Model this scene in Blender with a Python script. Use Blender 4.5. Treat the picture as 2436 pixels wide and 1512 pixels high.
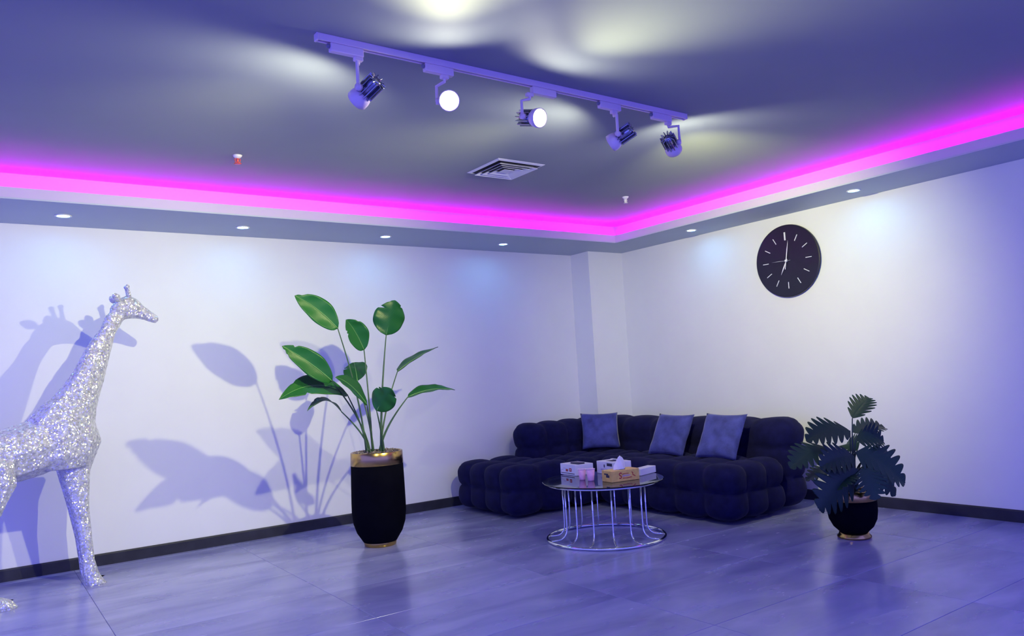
import bpy, bmesh, math, random
from mathutils import Vector, Matrix, noise
random.seed(7)
S = bpy.context.scene
COL = S.collection
for o in list(bpy.data.objects): bpy.data.objects.remove(o)

# ------------------------------------------------------------------ camera, world, exposure
FPX = 1819.117
CAMP = Vector((-6.6158, -7.1947, 1.35))
R_ = Vector((0.8157, -0.5757, -0.0569)).normalized()
F_ = Vector((0.5785, 0.8122, 0.0753)).normalized()
U_ = R_.cross(F_).normalized(); R_ = F_.cross(U_).normalized()
cd = bpy.data.cameras.new('camera'); cam = bpy.data.objects.new('camera', cd); COL.objects.link(cam)
cd.sensor_fit = 'HORIZONTAL'; cd.sensor_width = 36.0; cd.lens = FPX / 2436 * 36.0; cd.clip_start = .05
m = Matrix((R_, U_, -F_)).transposed().to_4x4(); m.translation = CAMP; cam.matrix_world = m
S.camera = cam
W = bpy.data.worlds.new('world'); S.world = W; W.use_nodes = True
bg = W.node_tree.nodes['Background']; bg.inputs[0].default_value = (0.145, 0.155, 1.0, 1); bg.inputs[1].default_value = 2.4
S.view_settings.view_transform = 'Standard'; S.view_settings.look = 'None'
S.view_settings.gamma = 1; S.view_settings.use_curve_mapping = False; S.view_settings.exposure = 0.0
S.cycles.use_denoising = True
S.cycles.max_bounces = 8; S.cycles.diffuse_bounces = 4; S.cycles.glossy_bounces = 4; S.cycles.transmission_bounces = 6
S.cycles.use_adaptive_sampling = True; S.cycles.adaptive_threshold = .04

# room sizes (metres; the corner of the two walls is the origin, the room lies at x<0, y<0)
HS = 2.789      # underside of the dropped border
LIP = 2.873     # top of the cove lip
HC = 3.01       # ceiling
DL, DR = .878, .611   # depth of the border along the left / right wall
X0, Y0 = -9.6, -9.6
XF, YF = -14.0, -14.0 # floor extent; stretch beyond the walls added to keep world light off the ceiling
XC, YC = -8.0, -7.8   # how far the ceiling is built behind the viewer

def at(px, py, ax, v):
    """point of the plane axis=v seen at photo position px,py (2436 x 1512)"""
    d = F_ + R_ * ((px - 1218) / FPX) - U_ * ((py - 756) / FPX)
    t = (v - CAMP[ax]) / d[ax]
    return CAMP + d * t

def atd(px, py, D):
    """point at forward distance D seen at photo position px,py"""
    return CAMP + (F_ + R_ * ((px - 1218) / FPX) - U_ * ((py - 756) / FPX)) * D

# ------------------------------------------------------------------ materials
def mat(name, col, rough=.5, metal=0., var=.06, scale=8., bump=0., bscale=60., coat=0., sheen=0., spec=.5, stretch=None):
    M = bpy.data.materials.new(name); M.use_nodes = True
    nt = M.node_tree; n = nt.nodes; l = nt.links
    b = n['Principled BSDF']
    b.inputs['Roughness'].default_value = rough; b.inputs['Metallic'].default_value = metal
    b.inputs['Specular IOR Level'].default_value = spec
    if coat: b.inputs['Coat Weight'].default_value = coat; b.inputs['Coat Roughness'].default_value = .08
    if sheen: b.inputs['Sheen Weight'].default_value = sheen; b.inputs['Sheen Roughness'].default_value = .4
    tc = n.new('ShaderNodeTexCoord'); src = tc.outputs['Object']
    if stretch:
        mp = n.new('ShaderNodeMapping'); mp.inputs['Scale'].default_value = stretch
        l.new(src, mp.inputs[0]); src = mp.outputs[0]
    nz = n.new('ShaderNodeTexNoise'); nz.inputs['Scale'].default_value = scale; nz.inputs['Detail'].default_value = 5
    l.new(src, nz.inputs['Vector'])
    r = n.new('ShaderNodeValToRGB')
    c = Vector(col)
    r.color_ramp.elements[0].color = (*(c * (1 - var)), 1); r.color_ramp.elements[1].color = (*[min(1, x) for x in c * (1 + var)], 1)
    r.color_ramp.elements[0].position = .3; r.color_ramp.elements[1].position = .7
    l.new(nz.outputs[0], r.inputs[0]); l.new(r.outputs[0], b.inputs['Base Color'])
    if bump:
        n2 = n.new('ShaderNodeTexNoise'); n2.inputs['Scale'].default_value = bscale; n2.inputs['Detail'].default_value = 4
        l.new(src, n2.inputs['Vector'])
        bp = n.new('ShaderNodeBump'); bp.inputs['Strength'].default_value = bump; bp.inputs['Distance'].default_value = .01
        l.new(n2.outputs[0], bp.inputs['Height']); l.new(bp.outputs[0], b.inputs['Normal'])
    return M
def emit(name, col, s):
    M = bpy.data.materials.new(name); M.use_nodes = True; nt = M.node_tree
    nt.nodes.remove(nt.nodes['Principled BSDF'])
    e = nt.nodes.new('ShaderNodeEmission'); e.inputs[0].default_value = (*col, 1); e.inputs[1].default_value = s
    nt.links.new(e.outputs[0], nt.nodes['Material Output'].inputs[0]); return M

M_wall = mat('wall_paint', (.80, .80, .80), .6, var=.015, scale=3, bump=.04, bscale=180)
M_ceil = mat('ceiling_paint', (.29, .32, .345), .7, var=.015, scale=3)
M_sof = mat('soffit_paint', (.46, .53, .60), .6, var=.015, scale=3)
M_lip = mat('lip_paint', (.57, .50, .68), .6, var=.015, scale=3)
M_cove = mat('cove_paint_shaded', (.30, .26, .34), .7, var=.015, scale=3)  # darkened in colour to stand in for weaker spot light in the cove
M_base = mat('baseboard', (.032, .032, .05), .5, var=.25, scale=6, spec=.2)
M_black = mat('planter_black', (.0025, .0025, .006), .8, var=.2, spec=.03)
M_gold = mat('gold', (.50, .33, .11), .22, 1., var=.08)
M_chrome = mat('chrome', (.82, .84, .88), .07, 1., var=.02)
M_sofa = mat('sofa_velvet', (.008, .008, .050), .9, var=.25, scale=14, bump=.25, bscale=300, sheen=.06, spec=.1)
M_pillow = mat('pillow_velvet', (.058, .066, .27), .8, var=.35, scale=9, bump=.3, bscale=90, sheen=.25, spec=.2)
M_white = mat('white_plastic', (.78, .76, .80), .35, var=.02)
M_track = mat('track_enamel_led_tint', (.94, .74, .80), .35, var=.02)  # pink in the colour stands in for magenta strip glow on white enamel
M_slot = mat('dark_slot', (.01, .01, .015), .6, var=.1)
M_fin = mat('cast_aluminium', (.45, .46, .5), .22, 1., var=.05)
M_clock = mat('clock_lacquer', (.010, .010, .022), .3, var=.1)
M_silver = mat('clock_silver', (.88, .88, .9), .35, .1, var=.03)
M_card = mat('white_card', (.80, .77, .82), .5, var=.02)
M_pink = mat('pink_paper', (.88, .46, .66), .6, var=.08, scale=40)
M_tissue = mat('tissue_paper', (.86, .82, .86), .8, var=.03, scale=30)
M_tan = mat('tan_card', (.80, .52, .13), .45, var=.12, scale=25)
M_red = mat('red_print', (.45, .03, .03), .5, var=.1)
M_dark = mat('dark_print', (.03, .025, .06), .5, var=.1)
M_lil = mat('lilac_print', (.42, .30, .52), .5, var=.1)
M_soil = mat('bark_soil', (.10, .075, .06), .9, var=.5, scale=60)
M_chip = mat('bark_chips', (.20, .16, .14), .85, var=.6, scale=40)
M_stalk = mat('stalk_green', (.06, .13, .05), .5, var=.3, scale=12)
M_redbulb = mat('red_bulb', (.65, .08, .07), .25, var=.05)
M_grey = mat('grey_seat', (.25, .25, .3), .4, var=.1)

def glass_mat():
    M = bpy.data.materials.new('tinted_glass'); M.use_nodes = True; b = M.node_tree.nodes['Principled BSDF']
    b.inputs['Base Color'].default_value = (.30, .36, .42, 1); b.inputs['Roughness'].default_value = .03
    b.inputs['Transmission Weight'].default_value = 1; b.inputs['IOR'].default_value = 1.5
    return M
M_glass = glass_mat()

def floor_mat():
    M = bpy.data.materials.new('concrete_tile'); M.use_nodes = True; nt = M.node_tree; n = nt.nodes; l = nt.links
    b = n['Principled BSDF']; g = n.new('ShaderNodeNewGeometry'); oi = n.new('ShaderNodeObjectInfo')
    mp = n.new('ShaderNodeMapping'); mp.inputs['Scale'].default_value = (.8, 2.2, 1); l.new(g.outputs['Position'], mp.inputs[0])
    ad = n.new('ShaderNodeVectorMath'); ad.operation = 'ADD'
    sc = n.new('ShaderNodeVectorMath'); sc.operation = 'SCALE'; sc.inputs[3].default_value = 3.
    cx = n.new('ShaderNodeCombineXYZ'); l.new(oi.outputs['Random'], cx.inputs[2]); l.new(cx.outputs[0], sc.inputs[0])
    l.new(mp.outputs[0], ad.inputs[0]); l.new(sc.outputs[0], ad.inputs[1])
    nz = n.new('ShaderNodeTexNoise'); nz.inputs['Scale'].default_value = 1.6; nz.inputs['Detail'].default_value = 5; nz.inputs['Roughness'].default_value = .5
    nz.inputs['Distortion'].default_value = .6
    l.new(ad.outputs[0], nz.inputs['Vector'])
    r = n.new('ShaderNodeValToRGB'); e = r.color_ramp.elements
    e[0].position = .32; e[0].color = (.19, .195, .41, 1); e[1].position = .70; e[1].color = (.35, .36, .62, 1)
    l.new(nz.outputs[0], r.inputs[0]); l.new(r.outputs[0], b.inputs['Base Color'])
    n2 = n.new('ShaderNodeTexNoise'); n2.inputs['Scale'].default_value = 3; n2.inputs['Detail'].default_value = 3
    l.new(mp.outputs[0], n2.inputs['Vector'])
    rr = n.new('ShaderNodeMapRange'); rr.inputs[1].default_value = .3; rr.inputs[2].default_value = .7; rr.inputs[3].default_value = .17; rr.inputs[4].default_value = .30
    l.new(n2.outputs[0], rr.inputs[0]); l.new(rr.outputs[0], b.inputs['Roughness'])
    b.inputs['Specular IOR Level'].default_value = .7
    bp = n.new('ShaderNodeBump'); bp.inputs['Strength'].default_value = .0
    return M
M_floor = floor_mat()
M_grout = mat('grout', (.15, .155, .24), .8)

def glitter_mat():
    M = bpy.data.materials.new('silver_glitter'); M.use_nodes = True; nt = M.node_tree; n = nt.nodes; l = nt.links
    b = n['Principled BSDF']; out = n['Material Output']
    tc = n.new('ShaderNodeTexCoord'); g = n.new('ShaderNodeNewGeometry')
    nz = n.new('ShaderNodeTexNoise'); nz.inputs['Scale'].default_value = 40; nz.inputs['Detail'].default_value = 6; l.new(tc.outputs['Object'], nz.inputs['Vector'])
    r = n.new('ShaderNodeValToRGB'); r.color_ramp.elements[0].color = (.36, .36, .38, 1); r.color_ramp.elements[1].color = (.74, .74, .73, 1)
    r.color_ramp.elements[0].position = .35; r.color_ramp.elements[1].position = .65
    l.new(nz.outputs[0], r.inputs[0]); l.new(r.outputs[0], b.inputs['Base Color'])
    b.inputs['Roughness'].default_value = .5
    v = n.new('ShaderNodeTexVoronoi'); v.inputs['Scale'].default_value = 120; l.new(tc.outputs['Object'], v.inputs['Vector'])
    s = n.new('ShaderNodeVectorMath'); s.operation = 'SUBTRACT'; s.inputs[1].default_value = (.5, .5, .5); l.new(v.outputs['Color'], s.inputs[0])
    k = n.new('ShaderNodeVectorMath'); k.operation = 'SCALE'; k.inputs[3].default_value = 1.1; l.new(s.outputs[0], k.inputs[0])
    a = n.new('ShaderNodeVectorMath'); a.operation = 'ADD'; l.new(k.outputs[0], a.inputs[0]); l.new(g.outputs['Normal'], a.inputs[1])
    nm = n.new('ShaderNodeVectorMath'); nm.operation = 'NORMALIZE'; l.new(a.outputs[0], nm.inputs[0])
    gl = n.new('ShaderNodeBsdfPrincipled'); gl.inputs['Base Color'].default_value = (.9, .9, .92, 1); gl.inputs['Metallic'].default_value = 1
    gl.inputs['Roughness'].default_value = .24
    l.new(nm.outputs[0], gl.inputs['Normal'])
    mx = n.new('ShaderNodeMixShader'); mx.inputs[0].default_value = .42
    l.new(b.outputs[0], mx.inputs[1]); l.new(gl.outputs[0], mx.inputs[2]); l.new(mx.outputs[0], out.inputs[0])
    return M
M_glit = glitter_mat()

def leaf_mat(name, c0, c1, rough, vs):
    M = bpy.data.materials.new(name); M.use_nodes = True; nt = M.node_tree; n = nt.nodes; l = nt.links
    b = n['Principled BSDF']; out = n['Material Output']
    uv = n.new('ShaderNodeTexCoord')
    wv = n.new('ShaderNodeTexWave'); wv.bands_direction = 'Y'; wv.inputs['Scale'].default_value = vs; wv.inputs['Distortion'].default_value = 1.5
    l.new(uv.outputs['UV'], wv.inputs['Vector'])
    r = n.new('ShaderNodeValToRGB'); r.color_ramp.elements[0].color = (*c0, 1); r.color_ramp.elements[1].color = (*c1, 1)
    l.new(wv.outputs['Fac'], r.inputs[0])
    oi = n.new('ShaderNodeObjectInfo'); hs = n.new('ShaderNodeHueSaturation')
    mr = n.new('ShaderNodeMapRange'); mr.inputs[3].default_value = .75; mr.inputs[4].default_value = 1.25
    l.new(oi.outputs['Random'], mr.inputs[0]); l.new(mr.outputs[0], hs.inputs['Value']); l.new(r.outputs[0], hs.inputs['Color'])
    l.new(hs.outputs[0], b.inputs['Base Color']); b.inputs['Roughness'].default_value = rough
    bp = n.new('ShaderNodeBump'); bp.inputs['Strength'].default_value = .25; bp.inputs['Distance'].default_value = .004
    l.new(wv.outputs['Fac'], bp.inputs['Height']); l.new(bp.outputs[0], b.inputs['Normal'])
    tr = n.new('ShaderNodeBsdfTranslucent'); l.new(hs.outputs[0], tr.inputs[0])
    mx = n.new('ShaderNodeMixShader'); mx.inputs[0].default_value = .20
    l.new(b.outputs[0], mx.inputs[1]); l.new(tr.outputs[0], mx.inputs[2]); l.new(mx.outputs[0], out.inputs[0])
    return M
M_leaf = leaf_mat('banana_leaf', (.008, .095, .022), (.025, .19, .030), .30, 22)
M_midrib = mat('leaf_midrib', (.16, .36, .10), .4, var=.1)
M_phil = leaf_mat('split_leaf', (.010, .045, .030), (.016, .065, .04), .42, 14)
M_philstalk = mat('split_leaf_stalk', (.03, .06, .04), .5, var=.2)

# ------------------------------------------------------------------ mesh helpers
def obj(name, vf, m, parent=None, smooth=False, uv=None, loc=None):
    """vf = (verts, faces) in the parent's own coordinates"""
    me = bpy.data.meshes.new(name); me.from_pydata([tuple(v) for v in vf[0]], [], vf[1]); me.validate(); me.update()
    bm = bmesh.new(); bm.from_mesh(me); bmesh.ops.recalc_face_normals(bm, faces=bm.faces); bm.to_mesh(me); bm.free()
    me.materials.append(m)
    if smooth:
        for p in me.polygons: p.use_smooth = True
    if uv:
        ul = me.uv_layers.new(name='UV')
        for lp in me.loops: ul.data[lp.index].uv = uv[lp.vertex_index]
    o = bpy.data.objects.new(name, me); COL.objects.link(o)
    if loc is not None: o.location = loc
    if parent: o.parent = parent
    return o
def inst(src, name, parent, mw):
    o = bpy.data.objects.new(name, src.data); COL.objects.link(o); o.parent = parent; o.matrix_local = mw; return o
def empty(name, loc=(0, 0, 0), rot=None):
    o = bpy.data.objects.new(name, None); COL.objects.link(o); o.location = loc; o.empty_display_size = .1
    if rot is not None: o.rotation_euler = rot
    return o
def tag(o, label, cat, group=None):
    o['label'] = label; o['category'] = cat
    if group: o['group'] = group
    return o
def struct(o, label=None):
    o['kind'] = 'structure'
    if label: o['label'] = label
    return o
def box(x0, x1, y0, y1, z0, z1):
    v = [(x, y, z) for x in (x0, x1) for y in (y0, y1) for z in (z0, z1)]
    return v, [(0, 1, 3, 2), (4, 6, 7, 5), (0, 4, 5, 1), (2, 3, 7, 6), (0, 2, 6, 4), (1, 5, 7, 3)]
def bbox(x0, x1, y0, y1, z0, z1, b=.004, seg=2):
    bm = bmesh.new(); v, f = box(x0, x1, y0, y1, z0, z1)
    vs = [bm.verts.new(p) for p in v]
    for q in f: bm.faces.new([vs[i] for i in q])
    bmesh.ops.bevel(bm, geom=bm.edges[:], offset=b, segments=seg, affect='EDGES', profile=.5)
    bm.verts.index_update(); r = [v.co.copy() for v in bm.verts], [tuple(v.index for v in f.verts) for f in bm.faces]; bm.free(); return r
def merge(*parts):
    V, Fc = [], []
    for v, f in parts:
        o = len(V); V += list(v); Fc += [tuple(i + o for i in q) for q in f]
    return V, Fc
def xf(vf, M): return [M @ Vector(v) for v in vf[0]], vf[1]
def lathe(prof, n=40, close=True):
    """prof: list of (r, z); closed on the axis when r == 0"""
    V, Fc = [], []
    idx = []
    for r, z in prof:
        if r < 1e-6: V.append((0, 0, z)); idx.append([len(V) - 1])
        else:
            s = len(V)
            for k in range(n):
                a = 2 * math.pi * k / n; V.append((r * math.cos(a), r * math.sin(a), z))
            idx.append(list(range(s, s + n)))
    for a, b in zip(idx, idx[1:]):
        for k in range(n):
            k2 = (k + 1) % n
            if len(a) == 1 and len(b) == 1: continue
            if len(a) == 1: Fc.append((a[0], b[k], b[k2]))
            elif len(b) == 1: Fc.append((a[k], a[k2], b[0]))
            else: Fc.append((a[k], a[k2], b[k2], b[k]))
    return V, Fc
def tube(pts, rad, n=8, closed=False):
    pts = [Vector(p) for p in pts]; N = len(pts)
    rs = rad if isinstance(rad, (list, tuple)) else [rad] * N
    V, Fc = [], []; up = None
    for i, p in enumerate(pts):
        t = ((pts[(i + 1) % N] - pts[i - 1]) if closed else (pts[min(i + 1, N - 1)] - pts[max(i - 1, 0)])).normalized()
        if up is None: up = Vector((0, 0, 1)) if abs(t.z) < .9 else Vector((1, 0, 0))
        s = t.cross(up).normalized(); up = s.cross(t).normalized()
        for k in range(n):
            a = 2 * math.pi * k / n; V.append(p + (s * math.cos(a) + up * math.sin(a)) * rs[i])
    for i in range(N if closed else N - 1):
        j = (i + 1) % N
        for k in range(n):
            Fc.append((i * n + k, i * n + (k + 1) % n, j * n + (k + 1) % n, j * n + k))
    if not closed: Fc += [tuple(range(n))[::-1], tuple(range((N - 1) * n, N * n))]
    return V, Fc
def ring(r, z, rad, n=64, k=8): return tube([(r * math.cos(2 * math.pi * i / n), r * math.sin(2 * math.pi * i / n), z) for i in range(n)], rad, k, True)
def align(d, loc=(0, 0, 0), roll_up=Vector((0, 0, 1))):
    """matrix that turns local +Z to direction d"""
    z = Vector(d).normalized(); x = roll_up.cross(z)
    if x.length < 1e-4: x = Vector((1, 0, 0))
    x.normalize(); y = z.cross(x)
    M = Matrix((x, y, z)).transposed().to_4x4(); M.translation = Vector(loc); return M
def bez(a, b, c, d, n):
    r = []
    for i in range(n + 1):
        t = i / n; s = 1 - t
        r.append(a * s ** 3 + b * 3 * s * s * t + c * 3 * s * t * t + d * t ** 3)
    return r

# ------------------------------------------------------------------ the room
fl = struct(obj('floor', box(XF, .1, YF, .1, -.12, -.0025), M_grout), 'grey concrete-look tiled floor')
TX, TY, JX, JY = 1.24, .72, -3.46, -4.42
shared = {}
ix0 = math.floor((XF - JX) / TX); iy0 = math.floor((YF - JY) / TY)
for i in range(ix0, math.ceil((0 - JX) / TX)):
    for j in range(iy0, math.ceil((0 - JY) / TY)):
        a, b = max(XF, JX + i * TX), min(0, JX + (i + 1) * TX); c, d = max(YF, JY + j * TY), min(0, JY + (j + 1) * TY)
        if b - a < .02 or d - c < .02: continue
        key = (round(b - a, 3), round(d - c, 3)); g = .0010
        w, h = (b - a) / 2 - g, (d - c) / 2 - g
        if key not in shared:
            bv = .0015
            V = [(-w, -h, -.01), (w, -h, -.01), (w, h, -.01), (-w, h, -.01), (-w, -h, -bv), (w, -h, -bv), (w, h, -bv), (-w, h, -bv),
                 (-w + bv, -h + bv, 0), (w - bv, -h + bv, 0), (w - bv, h - bv, 0), (-w + bv, h - bv, 0)]
            Fc = [(3, 2, 1, 0), (8, 9, 10, 11)] + [(s + k, s + (k + 1) % 4, s + 4 + (k + 1) % 4, s + 4 + k) for s in (0, 4) for k in range(4)]
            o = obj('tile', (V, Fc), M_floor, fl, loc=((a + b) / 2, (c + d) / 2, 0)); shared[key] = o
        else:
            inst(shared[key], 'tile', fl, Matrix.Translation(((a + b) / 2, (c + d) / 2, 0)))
struct(obj('wall_left', box(X0, .1, 0, .12, -.12, 3.2), M_wall), 'white painted wall behind the giraffe and the tall plant')
struct(obj('wall_right', box(0, .12, Y0, 0, -.12, 3.2), M_wall), 'white painted wall with the round clock')
struct(obj('wall_pillar', box(-.5515, 0, -.327, 0, 0, HS), M_wall), 'white square pillar in the corner behind the sofa')
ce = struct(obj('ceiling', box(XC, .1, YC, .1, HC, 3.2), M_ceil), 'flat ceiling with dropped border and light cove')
CW, LT = .15, .018
def L_prism(o1x, o1y, o2x, o2y, z0, z1):
    """L-shaped border between offset o1 (outer) and o2 (inner) from the two walls"""
    pts = [(XC, -o1y), (-o1x, -o1y), (-o1x, YC), (-o2x, YC), (-o2x, -o2y), (XC, -o2y)]
    V = [(x, y, z) for z in (z0, z1) for x, y in pts]; n = 6
    return V, [(0, 1, 4, 5), (1, 2, 3, 4), (11, 10, 7, 6), (10, 9, 8, 7)] + [(k, (k + 1) % n, n + (k + 1) % n, n + k) for k in range(n)]
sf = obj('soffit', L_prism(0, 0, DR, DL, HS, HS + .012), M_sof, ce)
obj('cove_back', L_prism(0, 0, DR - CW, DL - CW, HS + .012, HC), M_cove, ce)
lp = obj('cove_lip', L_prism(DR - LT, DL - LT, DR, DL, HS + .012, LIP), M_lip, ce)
def skirting(name, vf, label):
    return struct(obj(name, vf, M_base), label)
def skirt_prof(axis, a, b):
    t1, t2, h = .014, .009, .0955
    pr = [(0, 0), (t1, 0), (t1, h - .012), (t2, h), (0, h)]
    if axis == 'x': V = [(s, -p, z) for s in (a, b) for p, z in pr]
    else: V = [(-p, s, z) for s in (a, b) for p, z in pr]
    return V, [tuple(range(5)), tuple(range(5, 10))] + [(k, (k + 1) % 5, 5 + (k + 1) % 5, 5 + k) for k in range(5)]
skirting('baseboard_left', skirt_prof('x', X0, -.5515), 'dark skirting board along the left wall')
skirting('baseboard_right', skirt_prof('y', Y0, -.327), 'dark skirting board along the clock wall')

# cove strips: glowing tape lying on the ledge behind the lip
M_led = emit('magenta_led', (.74, .0, 1.0), 130.)
M_prof = mat('led_profile', (.6, .6, .62), .4, .8)
yl, xr = -(DL - LT - .062), -(DR - LT - .062)
def led(x0, x1, y0, y1, lab):
    e = empty('led_strip', ((x0 + x1) / 2, (y0 + y1) / 2, HS + .012)); tag(e, lab, 'light strip', 'cove light strips')
    a, b = (x1 - x0) / 2, (y1 - y0) / 2
    obj('profile', box(-a, a, -b, b, 0, .058), M_prof, e)
    obj('diffuser', bbox(-a, a, -b, b, .0582, .0645, .0015, 1), M_led, e)
led(XC + .05, xr, yl - .006, yl + .006, 'magenta light strip in the cove above the giraffe wall')
led(xr - .006, xr + .006, YC + .05, yl - .008, 'magenta light strip in the cove above the clock wall')

# recessed downlights
M_down = emit('downlight_glow', (.16, .52, 1.0), 105.)
rim_vf = lathe([(.056, 0), (.060, -.003), (.060, -.006), (.046, -.007), (.043, -.002), (.043, .0), (.056, 0)], 32)
dis_vf = lathe([(0, -.0015), (.043, -.0015), (.043, .0), (0, .0)], 32)
dls = [((-6.02, -.43), 'recessed downlight above the giraffe, leftmost of the row'),
       ((-4.65, -.43), 'recessed downlight left of the tall plant, second from left'),
       ((-3.27, -.43), 'recessed downlight right above the tall plant'),
       ((-1.86, -.43), 'recessed downlight above the left end of the sofa'),
       ((-.33, -1.755), 'recessed downlight between pillar and round clock'),
       ((-.33, -3.60), 'recessed downlight right of the round clock')]
p0 = None
for (x, y), lab in dls:
    e = empty('recessed_downlight', (x, y, HS)); tag(e, lab, 'downlight', 'recessed downlights in the ceiling border')
    if p0 is None: p0 = (obj('trim_ring', rim_vf, M_white, e, True), obj('lens', dis_vf, M_down, e))
    else:
        for s in p0: inst(s, s.name.split('.')[0], e, Matrix())

# ------------------------------------------------------------------ track with five spotlights
TYC = -3.86; TZ = HC
rail = empty('track_rail', (-4.01, TYC, HC)); tag(rail, 'long white track rail screwed to the ceiling', 'track')
L2 = 1.262
obj('rail_body', merge(bbox(-L2, L2, -.018, -.008, -.034, 0, .0015, 1), bbox(-L2, L2, .008, .018, -.034, 0, .0015, 1), box(-L2, L2, -.009, .009, -.010, 0)), M_track, rail)
obj('conductor_slot', box(-L2 + .01, L2 - .01, -.0078, .0078, -.016, -.0101), M_slot, rail)
for s in (-1, 1): obj('end_cap', bbox(min(s * L2, s * (L2 + .012)), max(s * L2, s * (L2 + .012)), -.019, .019, -.036, 0, .002, 1), M_track, rail)
M_lens_hot = emit('spot_lens_glow', (1.0, .96, .86), 60.)

cup_vf = lathe([(.0, -.012), (.030, -.012), (.040, -.004), (.050, .012), (.054, .030), (.0545, .052), (.0505, .053), (.048, .040), (.0, .040)], 36)
lens_vf = lathe([(0, .0435), (.047, .0435), (.047, .0405), (0, .0405)], 30)
core_vf = lathe([(0, -.10), (.024, -.10), (.030, -.085), (.030, -.010), (0, -.010)], 24)
back_vf = lathe([(0, -.106), (.020, -.106), (.020, -.099), (0, -.099)], 20)
fin_vf = bbox(.027, .049, -.0028, .0028, -.108, -.004, .0015, 1)
arm_src = {}
def spotlight(x, head, aim, lab, watts, knob_side=-1, cone=94, spill=24., warm=.36, ax0=None):
    """x: adapter centre along the rail; head: lamp centre; aim: point it looks at"""
    head = Vector(head); d = (Vector(aim) - head).normalized()
    e = empty('track_spotlight', (x, TYC, HC - .034)); tag(e, lab, 'spotlight', 'adjustable spotlights on the ceiling track')
    O = Vector((x, TYC, HC - .034))
    obj('adapter', bbox(-.085, .085, -.017, .017, -.042, 0, .005, 2), M_track, e, False)
    kn = obj('knob', xf(lathe([(0, 0), (.011, 0), (.011, .012), (.008, .015), (0, .015)], 16), Matrix.Translation((knob_side * .085, 0, -.016)) @ Matrix.Rotation(knob_side * math.pi / 2, 4, 'Y')), M_grey, e, True)
    h = head - O
    # pivot block, vertical arm and side bracket
    px = h.x + (-.060 if d.y > -.3 and d.x < .5 else -.062)
    top = Vector((h.x - .02 if abs(h.x) < .085 else math.copysign(.06, h.x), 0, -.042))
    side = d.cross(Vector((0, 0, 1))).normalized()
    if side.dot(F_) > 0: side = -side            # bracket on the side towards the room
    jb = h - d * .03 + side * .060
    a1 = Vector((jb.x, jb.y, -.085))
    obj('pivot', bbox(top.x - .022, top.x + .022, -.014, .014, -.062, -.042, .003, 1), M_track, e)
    obj('arm', merge(tube([top + Vector((0, 0, -.02)), Vector((top.x, top.y, -.075)), a1, jb + Vector((0, 0, .02)), jb], [.009, .009, .009, .009, .011], 6)), M_track, e)
    obj('hinge', xf(lathe([(0, -.012), (.017, -.012), (.017, .012), (0, .012)], 18), align(side, jb - side * .004)), M_track, e, True)
    M = align(d, h)
    hd = obj('lamp_head', cup_vf, M_track, e, True); hd.matrix_local = M
    obj('core', core_vf, M_fin, hd, True)
    obj('driver_plate', back_vf, M_fin, hd, True)
    f0 = obj('fin', fin_vf, M_fin, hd)
    for k in range(1, 12): inst(f0, 'fin', hd, Matrix.Rotation(2 * math.pi * k / 12, 4, 'Z'))
    obj('lens', lens_vf, M_lens_hot, hd)
    for nm, ang, pw, bl in (('beam_light', cone, watts, 1.), ('spill_light', 165, spill, .55)):
        ld = bpy.data.lights.new(nm, 'SPOT'); ld.energy = pw; ld.spot_size = math.radians(ang); ld.spot_blend = bl
        ld.shadow_soft_size = .03; ld.color = (1.0, .99, warm) if nm == 'beam_light' else (1.0, 1.0, .75)
        lo = bpy.data.objects.new(nm, ld); COL.objects.link(lo); lo.parent = hd
        lo.matrix_local = Matrix.Translation((0, 0, .058)) @ Matrix.Rotation(math.pi, 4, 'X')
spotlight(-5.13, (-5.050, TYC, 2.755), (-6.4, 0, 1.0), 'spotlight at the left end of the track, aimed at the giraffe', 205, -1, spill=40)
spotlight(-4.62, (-4.566, TYC, 2.800), (-6.45, -7.2, 1.55), 'second spotlight from the left, glaring straight at the viewer', 190, -1, cone=100, spill=12, warm=.54)
spotlight(-3.93, (-4.011, TYC, 2.794), (-3.6, -7.6, 1.7), 'third spotlight from the left, bright lens turned sideways above the vent', 210, 1, cone=100, spill=14, warm=.54)
spotlight(-3.42, (-3.367, TYC, 2.761), (-5.0, 0, 1.0), 'fourth spotlight from the left, head tipped down towards the giraffe wall', 245, -1, spill=32)
spotlight(-2.97, (-2.889, TYC, 2.778), (0, -2.35, 1.75), 'spotlight at the right end of the track, aimed at the clock', 285, -1)

# ceiling vent and sprinklers
v = empty('ceiling_vent', (-3.10, -2.29, HC)); tag(v, 'square white louvred air vent in the ceiling', 'vent')
def sq_frame(s0, z0, s1, z1, th=.003):
    V = []
    for s, z in ((s0, z0), (s1, z1), (s1, z1 + th), (s0, z0 + th)): V += [(-s, -s, z), (s, -s, z), (s, s, z), (-s, s, z)]
    return V, [(r * 4 + k, r * 4 + (k + 1) % 4, ((r + 1) % 4) * 4 + (k + 1) % 4, ((r + 1) % 4) * 4 + k) for r in range(4) for k in range(4)]
obj('frame', sq_frame(.225, -.004, .203, -.012), M_white, v)
for k, s in enumerate((.182, .140, .098)): obj('louvre', sq_frame(s, -.030, s - .026, -.012), M_white, v)
obj('centre_plate', bbox(-.045, .045, -.045, .045, -.026, -.022, .001, 1), M_white, v)
obj('duct_throat', box(-.19, .19, -.19, .19, -.0022, -.0005), M_slot, v)
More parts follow.
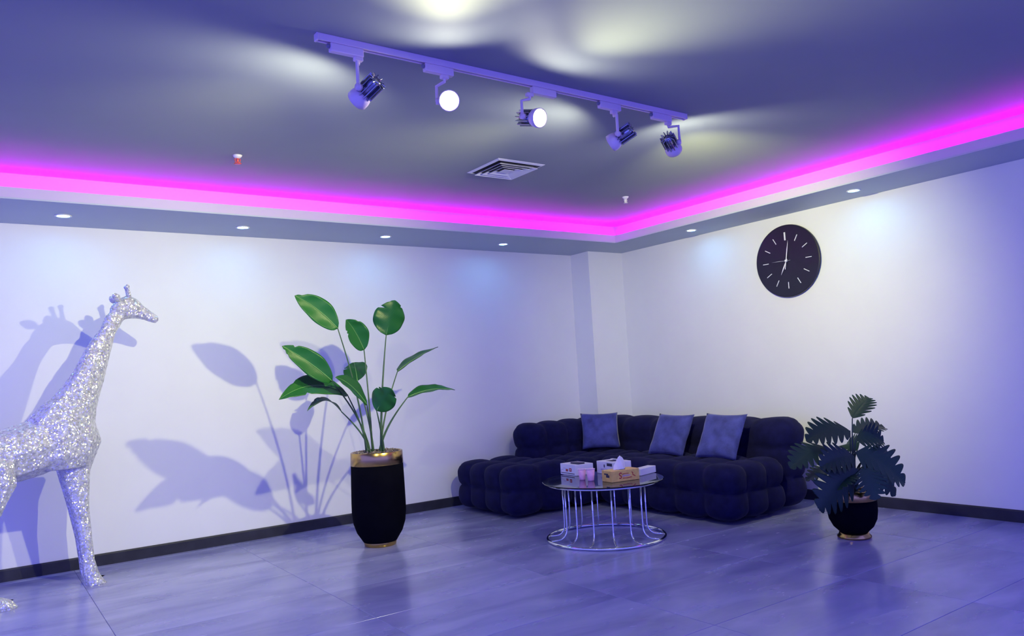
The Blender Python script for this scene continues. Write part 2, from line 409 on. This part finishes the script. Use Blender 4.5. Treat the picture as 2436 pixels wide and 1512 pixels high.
def sprinkler(loc, red, lab):
    e = empty('fire_sprinkler', loc); tag(e, lab, 'sprinkler', 'ceiling fire sprinklers')
    obj('escutcheon', lathe([(0, 0), (.032, 0), (.028, -.010), (.014, -.022), (0, -.022)], 24), M_white, e, True)
    obj('bulb', lathe([(0, -.022), (.008, -.024), (.009, -.044), (.004, -.050), (0, -.050)], 12), M_redbulb if red else M_white, e, True)
    for s in (-1, 1): obj('frame_arm', tube([(s * .010, 0, -.02), (s * .020, 0, -.032), (s * .014, 0, -.05), (0, 0, -.056)], .003, 6), M_redbulb if red else M_white, e, True)
    obj('deflector', lathe([(0, -.056), (.026 if red else .02, -.058), (.026 if red else .02, -.061), (0, -.061)], 20), M_redbulb if red else M_white, e, True)
sprinkler((-5.07, -1.80, HC), True, 'fire sprinkler with a red bulb, left of the track')
sprinkler((-1.44, -1.93, HC), False, 'small white fire sprinkler near the corner of the ceiling')

# ------------------------------------------------------------------ wall clock
ck = empty('wall_clock', (0, -2.68, 2.325)); tag(ck, 'large round dark clock with silver hour marks on the right wall', 'clock')
MC = Matrix.Rotation(-math.pi / 2, 4, 'Y')   # local z -> -x
def face(vf): return xf(vf, Matrix(((0, 0, -1, 0), (-1, 0, 0, 0), (0, 1, 0, 0), (0, 0, 0, 1))))   # clock x -> -y, y -> up, z -> out
dsc = obj('dial', face(lathe([(0, 0), (.34, 0), (.352, .006), (.36, .02), (.357, .034), (.35, .036), (0, .036)], 96)), M_clock, ck, False)
for k in range(12):
    a = math.radians(k * 30); big = k == 0
    w, r0, r1 = (.0075, .205, .285) if big else (.0032, .210, .275)
    vf = box(-w, w, r0, r1, .036, .041)
    obj('hour_mark', face(xf(vf, Matrix.Rotation(-a, 4, 'Z'))), M_silver, ck)
def hand(name, ang, L, w, z, tail=.05):
    V = [(-w * .6, -tail, z), (w * .6, -tail, z), (w, L * .55, z), (0, L, z), (-w, L * .55, z)]; V += [(x, y, z + .003) for x, y, _ in V]
    Fc = [(0, 1, 2, 3, 4), (9, 8, 7, 6, 5)] + [(k, (k + 1) % 5, 5 + (k + 1) % 5, 5 + k) for k in range(5)]
    obj(name, face(xf((V, Fc), Matrix.Rotation(-math.radians(ang), 4, 'Z'))), M_silver, ck)
hand('hour_hand', 208, .15, .006, .044, .02); hand('minute_hand', 11, .20, .0045, .049, .085)
hand('second_hand', 272, .16, .0012, .054, .05)
obj('hub', face(lathe([(0, .036), (.012, .036), (.012, .058), (0, .060)], 20)), M_silver, ck, True)

# ------------------------------------------------------------------ sofa
SX, SY = -1.47, -.85
sofa = empty('sectional_sofa', (SX, SY, 0)); tag(sofa, 'dark navy tufted velvet corner sofa along both walls', 'sofa')
def puff(x0, x1, y0, y1, z0, z1, n, r=.11, bulge=.042, K=9, lean=None, pw=.5):
    lo = Vector((x0, y0, z0)); hi = Vector((x1, y1, z1)); N = [c * K for c in n]
    V, Fc, idx = [], [], {}
    def vert(i):
        if i in idx: return idx[i]
        t = [i[a] / N[a] for a in range(3)]
        p = Vector([lo[a] + (hi[a] - lo[a]) * t[a] for a in range(3)])
        rr = [min(r, (hi[a] - lo[a]) * .49) for a in range(3)]
        c = Vector([min(max(p[a], lo[a] + rr[a]), hi[a] - rr[a]) for a in range(3)])
        d = p - c; nn = d.normalized() if d.length > 1e-9 else Vector((0, 0, 1))
        G = 1.
        for a in range(3):
            g = abs(math.sin(math.pi * t[a] * n[a])) ** pw
            k = max(0, 1 - abs(nn[a]) * 1.35)
            G *= 1 - (1 - g) * k
        G += .12 * noise.noise(p * 5)
        q = c + nn * (min(rr) + bulge * (G - 1))
        if lean:
            s = max(0, (q.z - .25)) ; q.x += lean[0] * s; q.y += lean[1] * s
        idx[i] = len(V); V.append(q - Vector((SX, SY, 0))); return idx[i]
    for a in range(3):
        b, c = (a + 1) % 3, (a + 2) % 3
        for side in (0, N[a]):
            for u in range(N[b]):
                for w in range(N[c]):
                    q = []
                    for du, dw in ((0, 0), (1, 0), (1, 1), (0, 1)):
                        i = [0, 0, 0]; i[a] = side; i[b] = u + du; i[c] = w + dw; q.append(vert(tuple(i)))
                    Fc.append(tuple(q))
    return V, Fc
def sofapart(name, *a, **k): return obj(name, puff(*a, **k), M_sofa, sofa, True)
sofapart('chaise_seat', -2.50, -1.73, -1.27, -.20, .02, .50, (2, 4, 2))
sofapart('seat', -1.73, -.69, -1.27, -.56, .02, .49, (3, 3, 2))
sofapart('seat', -1.49, -.69, -2.97, -1.27, .02, .50, (3, 5, 2))
sofapart('backrest', -1.78, -.60, -.60, -.22, .02, .83, (4, 1, 3), r=.14, bulge=.04, lean=(0, .06))
sofapart('backrest', -.71, -.30, -2.95, -.37, .02, .83, (1, 6, 3), r=.15, bulge=.04, lean=(.06, 0))

def pillow(cen, nrm, up, w, h, t, lab, seed):
    n = Vector(nrm).normalized(); u = Vector(up); u = (u - n * u.dot(n)).normalized(); r = u.cross(n)
    N = 18; V, Fc = [], []
    for s in (1, -1):
        for i in range(N + 1):
            for j in range(N + 1):
                a, b = i / N * 2 - 1, j / N * 2 - 1
                th = t * ((1 - a ** 4) * (1 - b ** 4)) ** .55 * (1 + .25 * noise.noise(Vector((a * 2, b * 2, seed))))
                pa = a * (1 - .07 * (1 - b * b)); pb = b * (1 - .07 * (1 - a * a))
                V.append(r * pa * w / 2 + u * pb * h / 2 + n * (s * th * .5))
    M_ = (N + 1) ** 2
    for s in (0, 1):
        for i in range(N):
            for j in range(N):
                q = [s * M_ + i * (N + 1) + j, s * M_ + (i + 1) * (N + 1) + j, s * M_ + (i + 1) * (N + 1) + j + 1, s * M_ + i * (N + 1) + j + 1]
                Fc.append(tuple(q) if s == 0 else tuple(q[::-1]))
    o = obj('cushion', (V, Fc), M_pillow, None, True, loc=cen)
    bm = bmesh.new(); bm.from_mesh(o.data); bmesh.ops.remove_doubles(bm, verts=bm.verts, dist=1e-5); bm.to_mesh(o.data); bm.free()
    tag(o, lab, 'cushion', 'blue velvet cushions on the sofa')
pillow((-.90, -.735, .69), (-.55, -.75, .42), (.1, .1, 1), .42, .42, .13, 'blue velvet cushion against the sofa back below the pillar', 1)
pillow((-.885, -1.775, .675), (-.9, -.05, .5), (.3, .0, 1), .45, .45, .13, 'middle blue velvet cushion, leaning right of the sofa corner', 2)
pillow((-.905, -2.42, .68), (-.9, -.05, .5), (.3, .0, 1), .46, .46, .13, 'blue velvet cushion nearest the right end of the sofa', 3)

# ------------------------------------------------------------------ coffee table
TC = Vector((-2.40, -2.42, 0)); TH = .47
tb = empty('coffee_table', TC); tag(tb, 'round glass coffee table on a chrome wire base', 'table')
obj('glass_top', lathe([(0, TH - .010), (.490, TH - .010), (.494, TH - .007), (.494, TH - .003), (.490, TH), (0, TH)], 96), M_glass, tb)
obj('top_ring', ring(.455, TH - .019, .008), M_chrome, tb, True)
obj('inner_ring', ring(.333, TH - .019, .007), M_chrome, tb, True)
obj('base_ring', ring(.475, .012, .0115, 80, 10), M_chrome, tb, True)
sp0 = obj('ring_strut', tube([(.333, 0, TH - .019), (.455, 0, TH - .019)], .005, 6), M_chrome, tb, True)
for k in range(1, 4): inst(sp0, 'ring_strut', tb, Matrix.Rotation(k * math.pi / 2, 4, 'Z'))
cv = [Vector((.333, 0, TH - .022)), Vector((.333, 0, .25)), Vector((.333, 0, .11))] + \
     [Vector((.333 + .075 * (1 - math.cos(a)), 0, .105 - .082 * math.sin(a))) for a in [math.pi / 2 * k / 7 for k in range(1, 8)]] + [Vector((.468, 0, .018))]
w0 = obj('wire_leg', tube(cv, .0065, 8), M_chrome, tb, True); w0.matrix_local = Matrix.Rotation(.12, 4, 'Z')
for k in range(1, 14): inst(w0, 'wire_leg', tb, Matrix.Rotation(.12 + 2 * math.pi * k / 14, 4, 'Z'))

def local_box(name, A, B, depth, h, m, lab, cat, group=None, parent_z=TH):
    """box whose front bottom edge runs A->B on the table; depth is away from the viewer"""
    A = Vector((*A, 0)); B = Vector((*B, 0)); ux = (B - A).normalized(); uy = Vector((0, 0, 1)).cross(ux)
    w = (B - A).length
    e = empty(name, (A.x, A.y, parent_z + .0005)); e.rotation_euler = (0, 0, math.atan2(ux.y, ux.x)); tag(e, lab, cat, group)
    obj('body', bbox(0, w, 0, depth, 0, h, .0025, 1), m, e)
    return e, w
# carton printed with cups, left
c1, w = local_box('carton', (-2.392, -1.865), (-2.413, -2.10), .185, .092, M_card, 'white carton with small dark red squares, left on the table', 'box', 'white cartons on the coffee table')
def deco(e, x0, x1, z0, z1, m, name='print', d=.0006): return obj(name, box(x0, x1, -d, .0008, z0, z1), m, e)
deco(c1, .085, .118, .030, .050, M_red); deco(c1, .138, .172, .032, .060, M_red); deco(c1, .149, .160, .042, .052, M_card, 'print', .0012)
deco(c1, .010, .215, .012, .018, M_dark); deco(c1, .018, .05, .040, .043, M_lil); deco(c1, .012, .017, .018, .04, M_lil); deco(c1, .045, .085, .054, .057, M_lil)
obj('lid_flap', box(.06, .15, .05, .09, .0915, .0927), M_lil, c1)
# open carton behind
c2, w = local_box('carton', (-2.180, -2.105), (-2.205, -2.345), .19, .104, M_card, 'white open carton behind the paper cups', 'box', 'white cartons on the coffee table')
deco(c2, .15, .225, .070, .094, M_dark); deco(c2, .105, .120, .055, .080, M_dark); deco(c2, .06, .10, .03, .036, M_lil); deco(c2, .06, .19, .040, .044, M_lil)
obj('open_hole', box(.07, .16, .05, .12, .1035, .1047), M_dark, c2)
obj('lid_flap', merge(box(.075, .155, .12, .124, .104, .117), box(.075, .155, .095, .122, .116, .118)), M_card, c2)
# dark tray in front of the open carton
tr = obj('packet', bbox(-.06, .06, -.035, .035, 0, .012, .003, 1), M_dark, None, loc=(-2.33, -2.03, TH + .0925)); tr.rotation_euler = (0, 0, -1.66)
tag(tr, 'small dark flat packet lying on the left white carton', 'packet')
# flat carton right
c3, w = local_box('carton', (-2.135, -2.50), (-2.115, -2.575), .25, .055, M_card, 'flat white carton behind the tissue box', 'box', 'white cartons on the coffee table')
deco(c3, .01, .06, .010, .014, M_lil); deco(c3, .01, .06, .035, .038, M_lil)
# tissue box
tx, w = local_box('tissue_box', (-2.512, -2.655), (-2.245, -2.690), .135, .088, M_tan, 'tan printed tissue box with a white tissue sticking out', 'tissue box')
def stroke(e, pts, wd, m, d=.0010):
    V, Fc = [], []
    for (a, b), (c, q) in zip(pts, pts[1:]):
        dx, dz = c - a, q - b; L = math.hypot(dx, dz) or 1; nx, nz = -dz / L * wd / 2, dx / L * wd / 2
        o = len(V)
        for y in (-d, .0006): V += [(a + nx, y, b + nz), (a - nx, y, b - nz), (c - nx, y, q - nz), (c + nx, y, q + nz)]
        Fc += [(o, o + 1, o + 2, o + 3), (o + 7, o + 6, o + 5, o + 4)] + [(o + k, o + (k + 1) % 4, o + 4 + (k + 1) % 4, o + 4 + k) for k in range(4)]
    return obj('lettering', (V, Fc), m, e)
stroke(tx, [(.098, .062), (.088, .068), (.076, .064), (.074, .054), (.082, .047), (.092, .042), (.095, .033), (.086, .025), (.072, .028)], .008, M_red)
stroke(tx, [(.105, .034), (.112, .05), (.118, .036), (.125, .05), (.131, .036), (.139, .05), (.146, .036), (.154, .05), (.162, .037), (.172, .048), (.18, .038)], .0045, M_lil)
stroke(tx, [(.10, .056), (.13, .060), (.165, .058)], .004, M_red)
stroke(tx, [(.195, .066), (.207, .058), (.203, .045), (.216, .038), (.229, .03)], .006, M_red)
stroke(tx, [(.105, .026), (.15, .023), (.195, .028)], .005, M_red)
sd = obj('side_print', merge(box(-.0008, .0006, .03, .075, .035, .055), box(-.0008, .0006, .045, .10, .055, .066)), M_dark, tx)
obj('slot', lathe([(0, .0875), (.045, .0875), (.045, .0889), (0, .0889)], 24), M_dark, tx).location = (.13, .067, 0)
V, Fc = [], []; NT = 24
for j in range(11):
    t = j / 10
    for k in range(NT):
        a = 2 * math.pi * k / NT
        rx = .052 * (1 - t ** 1.8) ** .6 * (1 + .15 * math.sin(3 * a + t * 2)) + .002; ry = .022 * (1 - t * .75) * (1 + .35 * math.sin(5 * a + t * 4))
        V.append((.125 + rx * math.cos(a) + .012 * t, .067 + ry * math.sin(a), .086 + .105 * t + .004 * math.sin(2 * a)))
for j in range(10):
    for k in range(NT): Fc.append((j * NT + k, j * NT + (k + 1) % NT, (j + 1) * NT + (k + 1) % NT, (j + 1) * NT + k))
Fc.append(tuple(range(10 * NT, 11 * NT)))
obj('tissue', (V, Fc), M_tissue, tx, True)
# paper cups
def cup(loc, s, lab):
    e = empty('paper_cup', loc); tag(e, lab, 'cup', 'pink paper cups on the coffee table')
    obj('cup_wall', lathe([(0, 0), (.024 * s, 0), (.026 * s, .004), (.036 * s, .094 * s), (.034 * s, .094 * s), (.0235 * s, .008), (0, .008)], 32), M_pink, e, True)
    obj('rolled_rim', xf(ring(.0362 * s, .094 * s, .0022, 40, 8), Matrix()), M_card, e, True)
cup((-2.525, -2.315, TH + .0005), .92, 'pink paper cup on the left, beside the printed carton')
cup((-2.520, -2.415, TH + .0005), 1.0, 'pink paper cup on the right, beside the tissue box')

# ------------------------------------------------------------------ leaves
def leaf_mesh(base, tip, width, side_hint, arch, fold, prof, n=22, k=6, th=.0022, wav=0.):
    """blade from base to tip; side_hint: direction across the blade; arch: vector bowing the middle; fold: raise of the edges"""
    base, tip, arch = Vector(base), Vector(tip), Vector(arch)
    ax = (tip - base); L = ax.length; ax = ax / L
    sd = Vector(side_hint); sd = (sd - ax * sd.dot(ax)).normalized(); up = sd.cross(ax)
    if up.z < 0 and abs(up.z) > .25: up = -up
    V, UV, Fc = [], [], []
    rows = n + 1; cols = 2 * k + 1
    for s in (0, 1):
        for i in range(rows):
            t = i / n; c = base + ax * (L * t) + arch * (4 * t * (1 - t))
            for j in range(cols):
                q = j / k - 1; wl, fw = prof(t, q)
                p = c + sd * (q * width / 2 * wl) + ax * (fw * width) + up * (fold * width * abs(q) ** 1.4 * wl + wav * width * math.sin(t * 17 + q * 2.3) * abs(q))
                V.append(p - up * th * s); UV.append((q * .5 + .5, t))
    M_ = rows * cols
    for s in (0, 1):
        for i in range(n):
            for j in range(cols - 1):
                q = (s * M_ + i * cols + j, s * M_ + i * cols + j + 1, s * M_ + (i + 1) * cols + j + 1, s * M_ + (i + 1) * cols + j)
                Fc.append(q if s == 0 else q[::-1])
    for i in range(n):
        for j in (0, cols - 1):
            a, b = i * cols + j, (i + 1) * cols + j; Fc.append((a, b, b + M_, a + M_))
    for j in range(cols - 1):
        for i in (0, n):
            a, b = i * cols + j, i * cols + j + 1; Fc.append((a, b, b + M_, a + M_))
    mid = [base + ax * (L * i / n) + arch * (4 * (i / n) * (1 - i / n)) + up * .001 for i in range(n + 1)]
    return (V, Fc), UV, mid
def banana_prof(seed):
    rnd = random.Random(seed); cuts = [(rnd.uniform(.55, .95), rnd.choice((-1, 1)), rnd.uniform(.25, .5)) for _ in range(3)]
    def f(t, q):
        w = (math.sin(math.pi * min(1, t ** .78)) ** .72) if 0 < t < 1 else 0
        if t < .06: w = max(w, .0)
        w = max(w, .03)
        for ct, cs, cdp in cuts:
            if q * cs > 0 and abs(t - ct) < .025: w *= 1 - cdp * (1 - abs(t - ct) / .025)
        return w, .0
    return f
def plant_stalk(parent, O, a, b, r0, r1, m, bow=.25, name='stalk', lift=.0):
    a, b = Vector(a), Vector(b); h = b - a
    c1 = a + Vector((h.x * bow * .4, h.y * bow * .4, h.z * .4)); c2 = a + Vector((h.x * .62, h.y * .62, h.z * .75 + lift))
    pts = bez(a, c1, c2, b, 12); N = len(pts)
    return obj(name, tube([p - O for p in pts], [r0 + (r1 - r0) * i / (N - 1) for i in range(N)], 8), m, parent, True)

# ---- tall planter with bird-of-paradise plant
P1 = Vector((-3.80, -1.15, 0))
pt = empty('potted_bird_of_paradise', P1); tag(pt, 'tall potted plant with large green paddle leaves in a black and gold planter', 'plant')
pl = obj('planter', lathe([(r * .93, z) for r, z in [(0, .035), (.150, .035), (.160, .05), (.205, .115), (.232, .19), (.243, .28), (.243, .36), (.240, .50), (.235, .675), (.222, .675), (.220, .60), (0, .60)]], 64), M_black, pt, True)
obj('rim_band', lathe([(r * .93, z) for r, z in [(.2355, .672), (.2375, .674), (.2345, .776), (.230, .780), (.216, .780), (.214, .776), (.214, .672), (.2355, .672)]], 64), M_gold, pl, True)
obj('base_ring', lathe([(r * .93, z) for r, z in [(0, 0), (.138, 0), (.142, .004), (.150, .045), (.146, .05), (0, .05)]], 56), M_gold, pl, True)
so = obj('soil', lathe([(0, .62), (.198, .62), (.198, .748), (.15, .760), (0, .768)], 32), M_soil, pt, True)
V, Fc = [], []
for k in range(230):
    a = random.uniform(0, 2 * math.pi); r = .186 * math.sqrt(random.random()); s = random.uniform(.008, .02)
    M = Matrix.Translation((r * math.cos(a), r * math.sin(a), .764 + random.uniform(0, .018))) @ Matrix.Rotation(random.uniform(0, 6.28), 4, Vector((random.random(), random.random(), random.random() + .1)).normalized()) @ Matrix.Diagonal((s * 1.2, s * .8, s * .5, 1))
    q = xf(([(1, 0, 0), (-1, 0, 0), (0, 1, 0), (0, -1, 0), (0, 0, 1), (0, 0, -1)], [(0, 2, 4), (2, 1, 4), (1, 3, 4), (3, 0, 4), (2, 0, 5), (1, 2, 5), (3, 1, 5), (0, 3, 5)]), M)
    V, Fc = merge((V, Fc), q)
ch = obj('bark_chips', (V, Fc), M_chip, pt); ch['kind'] = 'stuff'
PX = .00353
#        base px,        tip px,      width px, y base, y tip, across, arch, fold, stalk origin
CR = R_; CF = F_; UPV = Vector((0, 0, 1))
bop = [
    ((803.5, 781), (701, 703), 58, -1.18, -1.22, Vector((.65, 0, .75)), .03, .10, 0),
    ((866, 832), (823, 760), 56, -1.02, -1.10, Vector((.9, 0, .5)), .03, .20, 1),
    ((918.6, 797), (940, 714), 84, -1.10, -1.20, Vector((1, -.1, .05)), .02, .08, 2),
    ((945.6, 883), (1042, 825), 56, -1.05, -1.00, CF + UPV * .22, .02, .10, 2),
    ((970, 944), (1082, 927), 58, -1.22, -1.30, CF + UPV * .22, .035, .10, 3),
    ((790, 906), (671, 823), 54, -1.42, -1.50, Vector((.5, .1, .8)), .02, .12, 0),
    ((826, 938), (664, 950), 60, -1.30, -1.42, UPV * .50 + CF * .65, .09, .10, 0),
    ((850.4, 906), (842, 862), 60, -1.00, -.82, CR + UPV * .15, .02, .10, 1),
    ((873, 962), (798, 897), 46, -1.40, -1.50, UPV * .18 + CF * .9 + CR * .2, .04, .12, 1),
    ((896, 977), (932, 925), 62, -1.30, -1.46, CR * .8 - UPV * .45, .02, .14, 2),
    ((812, 978.5), (731, 977), 30, -1.24, -1.30, CF + UPV * .1, .09, .12, 0),
]
orig = [(-.075, -.02), (-.035, .03), (.035, -.01), (.05, .02)]
for i, (b, t, wpx, yb, yt, sd, ar, fo, og) in enumerate(bop):
    B = at(*b, 1, yb); T = at(*t, 1, yt)
    Ovec = P1 + Vector((orig[og][0] + random.uniform(-.02, .02), orig[og][1] + random.uniform(-.02, .02), .755))
    st = plant_stalk(pt, P1, Ovec, B, .012 if i in (2, 4, 9) else .009, .0045, M_stalk, .3)
    vf, uv, mid = leaf_mesh(B - P1, T - P1, wpx * PX, sd, UPV * ar, fo, banana_prof(i), 26, 6, wav=.02)
    lf = obj('leaf', vf, M_leaf, st, True, uv)
    # midrib is the stalk running on along the blade
    N = len(mid)
    obj('midrib', tube(mid, [.0040 - .003 * k / (N - 1) for k in range(N)], 6), M_midrib, st, True)

# ---- low planter with split-leaf philodendron
P2 = Vector((-1.206, -3.86, 0))
p2 = empty('potted_philodendron', P2); tag(p2, 'bushy potted plant with dark split leaves in a low black pot, right of the sofa', 'plant')
pl2 = obj('planter', lathe([(r * .84, z) for r, z in [(0, .040), (.115, .040), (.125, .05), (.168, .085), (.200, .14), (.211, .20), (.211, .285), (.195, .285), (.190, .25), (0, .25)]], 56), M_black, p2, True)
obj('rim_band', lathe([(r * .84, z) for r, z in [(.2112, .283), (.2130, .285), (.2105, .352), (.205, .355), (.192, .355), (.190, .350), (.190, .283), (.2112, .283)]], 56), M_gold, pl2, True)
obj('foot_ring', lathe([(r * .9, z) for r, z in [(0, 0), (.128, 0), (.134, .006), (.134, .016), (.118, .030), (.116, .042), (0, .042)]], 48), M_gold, pl2, True)
obj('soil', lathe([(0, .26), (.159, .26), (.159, .325), (.1, .34), (0, .345)], 28), M_soil, p2, True)
def phil_prof(nl, depth):
    def f(t, q):
        env = (math.sin(math.pi * min(1, .04 + t * .96) ** .75)) ** .75 if t < .995 else .04
        ph = (t * nl) % 1
        lobe = (1 - abs(2 * ph - 1) ** 2.2)
        w = env * (1 - depth * (1 - lobe)) + .04
        return w, .26 * abs(q) * w
    return f
PX2 = .00346
D2 = (P2 - CAMP).dot(F_)
#  base px, tip px, width px, base depth, tip depth (towards the viewer is negative), across, arch, fold
phil = [
    ((2027.6, 994), (2067.6, 946), 56, .02, .06, CR * .55 + UPV * .7 + CF * .3, .01, .10),
    ((2022, 1024), (1919, 1049), 68, -.05, -.10, CF * .75 + UPV * .75, .04, .06),
    ((1966, 1064), (1881, 1113), 64, -.05, -.12, CF * .8 + UPV * .7, .03, .06),
    ((2027, 1027), (2106, 1018), 56, .10, .16, CF * .9 + UPV * .40, .03, .06),
    ((2036, 1043), (2102, 1050), 60, .02, .02, CF * .6 + UPV * .9, .03, .08),
    ((2036, 1075), (2152, 1150), 90, -.08, -.10, CF * .6 + UPV * .8 + CR * .4, .05, .06),
    ((2032, 1085), (1952, 1112), 66, -.12, -.22, CF * .5 + UPV * .9, .03, .08),
    ((2042, 1116), (1948, 1210), 92, -.16, -.32, CR * .8 - UPV * .55 + CF * .2, .03, .08),
    ((2052, 1098), (2130, 1178), 66, .08, .10, CR * .5 + UPV * .7 + CF * .3, .05, .06),
    ((2054, 1110), (2082, 1188), 66, -.15, -.27, CR * .9 + UPV * .1, .03, .08),
    ((1990, 1112), (1918, 1143), 46, .02, .02, CF * .9 + UPV * .35, .02, .06),
    ((2040, 1070), (2010, 1062), 60, .15, .28, CR * .8 + UPV * .4, .04, .06),
    ((2060, 1085), (2128, 1112), 60, .14, .20, CF * .6 + UPV * .7, .04, .06),
    ((2020, 1120), (1992, 1165), 64, -.10, -.25, CR * .9 + UPV * .3, .03, .08),
]
for i, (b, t, wpx, yb, yt, sd, ar, fo) in enumerate(phil):
    B = atd(*b, D2 + yb); T = atd(*t, D2 + yt)
    Ovec = P2 + Vector((random.uniform(-.05, .05), random.uniform(-.05, .05), .335))
    st = plant_stalk(p2, P2, Ovec, B, .007, .004, M_philstalk, .35, lift=.05 if B.z < .75 else 0)
    vf, uv, mid = leaf_mesh(B - P2, T - P2, wpx * PX2 * 1.1, sd, UPV * ar, fo, phil_prof(7, .62), 84, 5)
    obj('leaf', vf, M_phil, st, True, uv)

# ------------------------------------------------------------------ giraffe statue
def gy(x): return -.74 + .22 * (max(-6.7, min(x, -5.6)) + 6.2)
def G(x, z, dy=0., y=None):
    yc = gy(x) if y is None else y
    k = (yc - CAMP.y) / (-.8 - CAMP.y)
    return Vector((CAMP.x + (x - CAMP.x) * k, yc + dy, CAMP.z + (z - CAMP.z) * k))
def loft(rings, n=8, ys=None):
    """rings: ((x,z),(x,z),half thickness in y)"""
    V, Fc = [], []
    for a, b, ty in rings:
        A, B = G(*a, y=ys), G(*b, y=ys); c = (A + B) / 2; h = (B - A) / 2
        for k in range(n):
            t = 2 * math.pi * (k + .0) / n
            V.append(c + h * math.cos(t) + Vector((0, ty * math.sin(t), 0)))
    R = len(rings)
    for i in range(R - 1):
        for k in range(n): Fc.append((i * n + k, i * n + (k + 1) % n, (i + 1) * n + (k + 1) % n, (i + 1) * n + k))
    Fc += [tuple(range(n))[::-1], tuple(range((R - 1) * n, R * n))]
    return V, Fc
neck = loft([((-5.76, 2.00), (-5.66, 1.955), .035), ((-5.79, 1.969), (-5.663, 1.94), .05), ((-5.833, 1.865), (-5.724, 1.826), .055), ((-5.892, 1.782), (-5.752, 1.707), .06), ((-5.95, 1.684), (-5.779, 1.585), .07),
             ((-6.005, 1.567), (-5.806, 1.474), .08), ((-6.07, 1.47), (-5.832, 1.373), .095), ((-6.133, 1.392), (-5.858, 1.258), .11), ((-6.203, 1.337), (-5.862, 1.175), .13),
             ((-6.28, 1.253), (-5.836, 1.099), .15), ((-6.36, 1.12), (-5.822, 1.046), .155), ((-6.33, .95), (-5.852, .97), .15), ((-6.2, .865), (-5.89, .88), .10)])
torso = loft([((-6.05, .90), (-6.05, 1.22), .13), ((-6.2, .84), (-6.2, 1.262), .16), ((-6.374, .80), (-6.374, 1.205), .175), ((-6.5, .84), (-6.5, 1.165), .175), ((-6.7, .86), (-6.7, 1.12), .17), ((-6.88, .88), (-6.88, 1.05), .14), ((-6.97, .92), (-6.97, 1.0), .07)])
fleg = [((-6.14, .98), (-5.85, .98), .07), ((-6.10, .837), (-5.899, .84), .065), ((-6.041, .6), (-5.911, .597), .05), ((-5.995, .38), (-5.895, .382), .045), ((-5.972, .2), (-5.881, .209), .036), ((-5.965, .12), (-5.852, .10), .042), ((-5.948, .05), (-5.815, .04), .05), ((-5.945, .0095), (-5.80, .0095), .052)]
hleg = [((-6.78, 1.0), (-6.36, .95), .08), ((-6.74, .85), (-6.345, .79), .075), ((-6.70, .7), (-6.392, .7), .065), ((-6.68, .59), (-6.44, .59), .055), ((-6.73, .42), (-6.58, .40), .042), ((-6.70, .25), (-6.60, .25), .036), ((-6.68, .15), (-6.56, .14), .044), ((-6.67, .09), (-6.51, .08), .052), ((-6.67, .03), (-6.385, .025), .062), ((-6.665, -.036), (-6.335, -.036), .066)]
def shift(r, dx): return [((a[0] + dx, a[1]), (b[0] + dx, b[1]), t) for a, b, t in r]
head = loft([((-5.765, 2.02), (-5.70, 1.93), .035), ((-5.72, 2.09), (-5.65, 1.94), .055), ((-5.64, 2.13), (-5.61, 1.945), .062), ((-5.57, 2.10), (-5.57, 1.945), .056), ((-5.521, 2.042), (-5.523, 1.936), .042), ((-5.47, 2.003), (-5.47, 1.915), .038), ((-5.432, 1.972), (-5.44, 1.912), .032), ((-5.420, 1.95), (-5.425, 1.925), .02)])
gb = merge(neck, torso, loft(fleg, 8, -.67), loft(shift(fleg, -.015), 8, -.42), loft(hleg, 8, -.97), loft(shift(hleg, -.03), 8, -.70), head)
gv = Vector((-6.25, -.75, 0))
gi = empty('giraffe_statue', gv); tag(gi, 'sparkling silver-white giraffe statue standing against the left wall', 'statue')
body = obj('body', ([v - gv for v in gb[0]], gb[1]), M_glit, gi)
rm = body.modifiers.new('remesh', 'REMESH'); rm.mode = 'VOXEL'; rm.voxel_size = .014
dc = body.modifiers.new('decimate', 'DECIMATE'); dc.ratio = .16
dg = bpy.context.evaluated_depsgraph_get(); me = bpy.data.meshes.new_from_object(body.evaluated_get(dg))
body.modifiers.clear(); old = body.data; body.data = me; me.name = 'body'
zs = min(v.co.z for v in me.vertices)
for v_ in me.vertices:
    if v_.co.z < .012: v_.co.z = .001
for p in me.polygons: p.use_smooth = False
if not me.materials: me.materials.append(M_glit)
for sx in (-1, 1):
    yy = gy(-5.64)
    b0, b1 = G(-5.625, 2.105, sx * .028) - gv, G(-5.640, 2.19, sx * .040) - gv
    obj('horn', merge(tube([b0, b0.lerp(b1, .7), b1], [.014, .011, .012], 8), xf(lathe([(0, -.016), (.014, -.008), (.016, .004), (.010, .014), (0, .017)], 10), Matrix.Translation(b1))), M_glit, gi)
    e0, e1 = G(-5.70, 2.075, sx * .045) - gv, G(-5.745, 2.125, sx * .105) - gv
    mid = e0.lerp(e1, .5)
    obj('ear', tube([e0, e0.lerp(e1, .25), mid, e0.lerp(e1, .8), e1], [.010, .024, .030, .020, .003], 8), M_glit, gi)
tl = [G(-6.96, .98) - gv, G(-7.03, .90) - gv, G(-7.05, .75) - gv, G(-7.05, .62) - gv]
ta = obj('tail', tube(tl, [.022, .016, .012, .012], 8), M_glit, gi)
obj('tail_tuft', tube([tl[3], tl[3] + Vector((0, 0, -.06)), tl[3] + Vector((0, 0, -.14))], [.012, .028, .004], 8), M_glit, ta)
